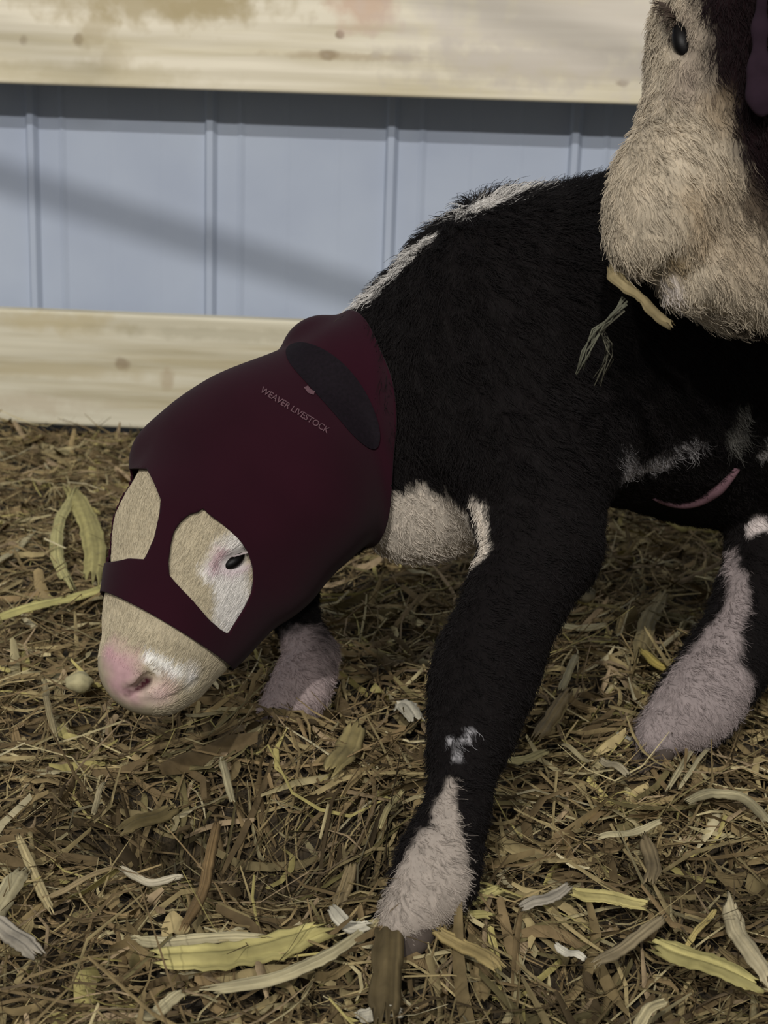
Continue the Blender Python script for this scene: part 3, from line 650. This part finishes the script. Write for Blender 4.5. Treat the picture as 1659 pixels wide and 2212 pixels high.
# eye
def eyeball(c, n, along, r, asp, parent, name='eye', white=False):
    import bmesh
    bm = bmesh.new(); bmesh.ops.create_uvsphere(bm, u_segments=40, v_segments=24, radius=1); n = Vector(n).normalized(); a = (Vector(along)-n*Vector(along).dot(n)).normalized(); b = n.cross(a)
    for v in bm.verts: q = v.co.copy(); v.co = Vector(c)+a*q.x*r+b*q.y*r*asp+n*q.z*r*.75
    me = bpy.data.meshes.new(name); bm.to_mesh(me); bm.free(); me.polygons.foreach_set('use_smooth', np.ones(len(me.polygons), bool))
    t = NT('dark_eye'); t.b.inputs['Base Color'].default_value = lin(9, 7, 7); t.b.inputs['Roughness'].default_value = .45; t.b.inputs['Specular IOR Level'].default_value = .18; me.materials.append(t.m)
    o = bpy.data.objects.new(name, me); COL.objects.link(o); o.parent = parent; o.matrix_parent_inverse = parent.matrix_basis.inverted(); return o
e1, e2 = P(486, 1226, eye_c.y), P(532, 1203, eye_c.y)
ec = Vector(eye_c)-eye_n*.0065
eyeball(ec, eye_n, e2-e1, .0106, .54, calf)
# lashes above the eye
lash = []
for k in range(26):
    t_ = k/25; a = surf(492+48*t_, 1204-14*t_, .001); d = (eye_n*.6+(e2-e1).normalized()*(.3+t_)+Vector((0, 0, .25))).normalized()
    v, f_ = tube([a, a+d*.004, a+d*.008-Vector((0, 0, .002))], [.00022, .00018, .0001], 5, caps=False); lash.append((v, f_))
V_, F_, o_ = [], [], 0
for v, f_ in lash: V_ += v; F_ += [tuple(i+o_ for i in q) for q in f_]; o_ += len(v)
mesh_obj('eyelashes', V_, F_, plain('pale_lash', lin(190, 178, 178), .7), calf)
# pink navel fold under the belly
fx = np.linspace(0, 4, 25); fpx = np.interp(fx, range(5), (1412, 1455, 1505, 1550, 1592)); fpy = 1089-np.array([.0]*25)-.0026*(fpx-1470)**2*np.where(fpx > 1470, 2.0, 1.4)
fp = [surf(x, y, .0) for x, y in zip(fpx, fpy)]
v, f_ = tube(fp, list(np.interp(fx, range(5), (.0015, .0035, .005, .006, .003))), 12); sf = mesh_obj('skin_fold', v, f_, plain('pink_skin', lin(118, 90, 97), .85, .1, 60, .2), calf); sf['label'] = 'pinkish bare fold of belly skin'
# hoof of the near foreleg and others
HOOF = plain('horn_hoof', lin(78, 70, 64), .9, .1, 60, .3)
def hoof(c, d, r):
    c = Vector(c); d = Vector(d).normalized(); s = d.cross(Vector((0, 0, 1))).normalized()
    for sg in (-1, 1):
        B = Body(); b0 = c+s*sg*r*.45-Vector((0, 0, .016)); B.wrc(b0+Vector((0, 0, r*.3)), b0+d*r*1.1+Vector((0, 0, -r*.25)), r*.62, r*.36, .01)
        v, q = surface_nets(*B.grid(.0025)); mesh_obj('hoof_claw', v, q, HOOF, calf)
hoof(P(880, 1975, .89), (-.75, -.65, -.2), .020); hoof(P(600, 1560, 1.25), (-.6, -.8, -.2), .020); hoof(P(1425, 1592, 1.185), (-.9, -.3, -.2), .016)

# coat hair
HQ = np.array(pA); FQ = np.array(qA)
HA, HBp = np.array(P(590, 975, 1.2)), np.array(P(330, 1430, 1.08))
def headd(R):
    ab = HBp-HA; t = np.clip(((R-HA) @ ab)/(ab @ ab), 0, 1); return np.linalg.norm(R-HA-t[:, None]*ab, axis=1)
def keep_calf(R):
    N0 = np.zeros_like(R); px = project(R); behind = (R-HQ) @ np.array(n_r)+.002; front = (R-FQ) @ np.array(n_f)
    e1_ = poly_sd(px, EYE_H); e2_ = poly_sd(px, FAR_H); eye_d = np.linalg.norm(R-np.array(eye_c), axis=1)
    nose = np.linalg.norm(R-np.array(P(285, 1470, 1.06)), axis=1)
    return ((behind > 0) | (front > 0) | (e1_ < 2) | (e2_ < -2) | ((headd(R) > .115) & (R[:, 2] < .27))) & (eye_d > .0105) & (nose > .03)
leg_c = [np.array(P(*q[:3])) for q in NL[3:]]
def len_calf(R):
    behind = np.where(headd(R) > .115, 1, (R-HQ) @ np.array(n_r)); L = np.where(behind > 0, .011, .0032)
    top = np.clip((R[:, 2]-.42)/.08, 0, 1); L = np.where(behind > 0, L+.007*top, L)
    L = np.where((R[:, 2] < .26) & (behind > 0), .0055, L)
    nose = np.linalg.norm(R-np.array(P(285, 1470, 1.06)), axis=1); return np.where(nose < .035, .0012, L)
def flow_calf(R):
    behind = np.where(headd(R) > .115, 1, (R-HQ) @ np.array(n_r)); f_ = np.tile(np.array([.6, .1, -1.0]), (len(R), 1)); hd = np.array(U_ax)*-1.0
    return np.where(behind[:, None] > 0, f_, hd)
vis = lambda c: np.where(c[:, 0] < .5, 1.0, .1)*np.where(headd(c) < .1, 2.6, 1)
fur('fur_coat', V, T, C, 230000, len_calf, HAIR, calf, lambda R: keep_calf(R) & (headd(R) > .1), curl=1.0, lay=.8, radius=.00026, flow=flow_calf, wfn=lambda c: np.where(headd(c) < .09, .01, np.where(c[:, 0] < .5, 1.0, .1)))
fur('face_fur', V, T, C, 130000, lambda R: len_calf(R)*1.25, HAIR, calf, lambda R: keep_calf(R) & (headd(R) <= .1), curl=.15, lay=.9, radius=.00019, flow=flow_calf, wfn=lambda c: np.where(headd(c) < .105, 1.0, .0))

# ------------------------------------------------------------------ the cow
WB = Body()
WB.rc((1562, 100, 1.13, 122), (1515, 310, 1.09, 118), .02)
WB.rc((1505, 300, 1.09, 118), (1425, 480, 1.05, 108), .02)
WB.ball(1442, 372, 1.06, 108, .015)
WB.rc((1420, 440, 1.05, 102), (1404, 520, 1.04, 82), .015)
WB.rc((1620, 300, 1.12, 160), (1600, 540, 1.09, 145), .03)
WB.rc((1600, 560, 1.09, 138), (1482, 612, 1.05, 58), .015)
WB.rc((1640, 560, 1.10, 142), (1850, 600, 1.10, 200), .03)
WB.rc((1700, 100, 1.13, 200), (1950, 60, 1.12, 380), .05)
WB.wrc(P(1900, 60, 1.12), (1.15, 1.10, .92), .12, .27, .08)
WB.wrc((1.15, 1.10, .92), (1.95, 1.15, .92), .27, .27, .08)
for x, y in ((1.12, .98), (1.15, 1.24), (1.98, 1.0), (2.0, 1.3)): WB.wrc((x, y, .72), (x, y, .36), .10, .05, .05); WB.wrc((x, y, .36), (x-.01, y, .03), .04, .05, .02)
WB.wrc((2.20, 1.15, 1.05), (2.26, 1.16, .5), .03, .02, .03)
cow_eye = WB.hit(1462, 80); cn = WB.normal(cow_eye)
WB.wrc(WB.hit(1446, 58)+cn*.002, WB.hit(1476, 106)+cn*.002, .0085, .007, .006, True)
mp_ = [WB.hit(x, y)+WB.normal(WB.hit(x, y))*.001 for x, y in ((1345, 612), (1390, 612), (1432, 590), (1462, 556), (1478, 540))]
for i, (a, b) in enumerate(zip(mp_, mp_[1:])): WB.wrc(a, b, .009-.002*i, .008-.002*i, .008, True)
Vw, Qw = surface_nets(*WB.grid(0.006)); Tw = quads_to_tris(Qw)
def mkw(pts, color, soft=.006, rag=.006):
    return ([(WB.hit(x, y), r*(WB.hit(x, y)-CAM).dot(fw)/F_PX) for x, y, r in pts], color, soft, rag)
CT, CD = lin(176, 164, 144), lin(138, 120, 96)
cmarks = [
 ([(P(1450, 60, 1.12), .02), (P(1440, 200, 1.08), .030), (P(1420, 420, 1.03), .06), (P(1430, 560, 1.02), .055)], CT, .01, .006),
 ([(P(1470, 0, 1.16), .045), (P(1450, 150, 1.14), .06), (P(1430, 330, 1.12), .075), (P(1450, 520, 1.12), .08)], CT, .01, .006),
 mkw([(1470, -20, 36), (1492, 60, 44), (1494, 140, 46), (1490, 200, 52), (1482, 290, 100), (1485, 410, 122), (1505, 520, 138), (1570, 600, 115), (1660, 660, 90)], CT, .010, .006),
 mkw([(1545, 220, 22), (1560, 280, 14)], CD, .02, .004), mkw([(1500, 440, 14), (1520, 520, 22)], lin(160, 140, 112), .03, .004),
 mkw([(1450, 560, 12), (1480, 580, 10)], lin(120, 100, 66), .015, .004), mkw([(1480, 30, 10), (1500, 120, 22), (1490, 180, 30)], lin(140, 126, 114), .03, .006), mkw([(1560, 430, 20), (1620, 560, 30)], lin(150, 134, 112), .05, .006), mkw([(1452, 232, 4), (1450, 226, 4)], lin(120, 106, 82), .006, .002),
 mkw([(1448, 625, 22)], lin(205, 196, 190), .01, .003), mkw([(1325, 600, 12), (1372, 610, 14)], lin(140, 118, 80), .01, .003),
 mkw([(1442, 45, 9), (1458, 76, 15), (1480, 112, 12)], lin(40, 32, 27), .006, .001), mkw([(1440, 5, 10)], lin(80, 66, 60), .008, .003),
]
Cw = paint(Vw, lin(24, 13, 15), cmarks); Cw *= (1+.16*vnoise(Vw, 30, 3)+.12*vnoise(Vw, 75, 8))[:, None]
cow = empty('cow', (1.3, 1.4, 0)); tag(cow, 'white-faced dark red cow lowering its head over the calf', 'cow')
mesh_obj('body', Vw, Qw, attr_mat('cow_coat', .85, .08, 60, .25, .1), cow, col=Cw)
eyeball(cow_eye-cn*.008, cn, P(1490, 112, 1.1)-P(1438, 48, 1.1), .0145, .5, cow)
def flow_cow(R):
    return np.stack([.25+.35*vnoise(R, 22), -.2+0*R[:, 0], -1+0*R[:, 0]], 1)
def keep_cow(R): return (R[:, 0] < .75) & (np.linalg.norm(R-np.array(cow_eye), axis=1) > .012)
fur('fur_coat', Vw, Tw, Cw, 200000, lambda R: np.full(len(R), .009), attr_mat('cow_hair', .7, .15), cow, keep_cow, curl=.7, lay=.86, radius=.00028, flow=flow_cow, wfn=lambda c: np.where(c[:, 0] < .75, 1, 0.0))
# lashes and brow hair at the eye
V_, F_, o_ = [], [], 0
for k in range(34):
    t_ = k/33; a = WB.hit(1446+24*t_, 8+40*t_); d = Vector((-1.0+.7*t_, -.3, .1-.5*random.random()*t_)).normalized()
    v, f_ = tube([a, a+d*.008, a+d*.016+Vector((0, 0, .002-.006*random.random()))], [.0004, .0003, .0001], 5, caps=False); V_ += v; F_ += [tuple(i+o_ for i in q) for q in f_]; o_ += len(v)
mesh_obj('eyelashes', V_, F_, plain('dark_lash', lin(70, 58, 50), .7), cow)
# drooping ear
EB = Body(); Y0 = (WB.hit(1640, 120)).y-.012
EB.chain([(1650, -60, Y0, 14), (1641, 60, Y0, 12), (1640, 150, Y0, 20), (1642, 205, Y0, 25), (1648, 235, Y0, 17)], .01)
ve, qe = surface_nets(*EB.grid(.0025)); yc = ve[:, 1].mean(); ve[:, 1] = yc+(ve[:, 1]-yc)*.45
ear = mesh_obj('ear', ve, qe, plain('violet_ear_skin', lin(40, 28, 37), .95, .15, 60, .25), cow); ear['label'] = 'dull violet pink hanging ear'

# ------------------------------------------------------------------ straw in the cow's mouth
m0 = WB.hit(1335, 585); yy = m0.y-.004
husk('corn_husk', None, 44, (140, 126, 92), 'tan piece of husk held in the mouth of the cow', 'husk', pts3=[P(1322, 578, yy+.01), P(1345, 625, yy), P(1392, 655, yy), P(1445, 704, yy)], arch=.004, tip=(.5, .55))
def wisp(name, pts, r, rgb, lb):
    P3 = [P(x, y, yy-.002) for x, y in pts]; V_, F_, o_ = [], [], 0
    for s in range(8):
        j = [p+Vector((random.uniform(-1, 1), random.uniform(-1, 1), random.uniform(-1, 1)))*.0032 for p in P3]
        v, f_ = tube(j, [r*(1-.6*i/len(j)) for i in range(len(j))], 6); V_ += v; F_ += [tuple(i+o_ for i in q) for q in f_]; o_ += len(v)
    o = mesh_obj(name, V_, F_, plain(name, lin(*rgb), .8, .15, 90, .25)); tag(o, lb, 'straw', 'wisps hanging from the mouth of the cow')
wisp('straw_wisp', [(1345, 650), (1315, 690), (1290, 715), (1268, 760), (1252, 800)], .0008, (92, 92, 78), 'grey green wisp hanging from the mouth of the cow, its longer left strand')
wisp('straw_wisp', [(1340, 665), (1300, 712), (1312, 745), (1318, 775), (1290, 825)], .0007, (80, 78, 66), 'thin bent wisp under the mouth of the cow, its right strand')
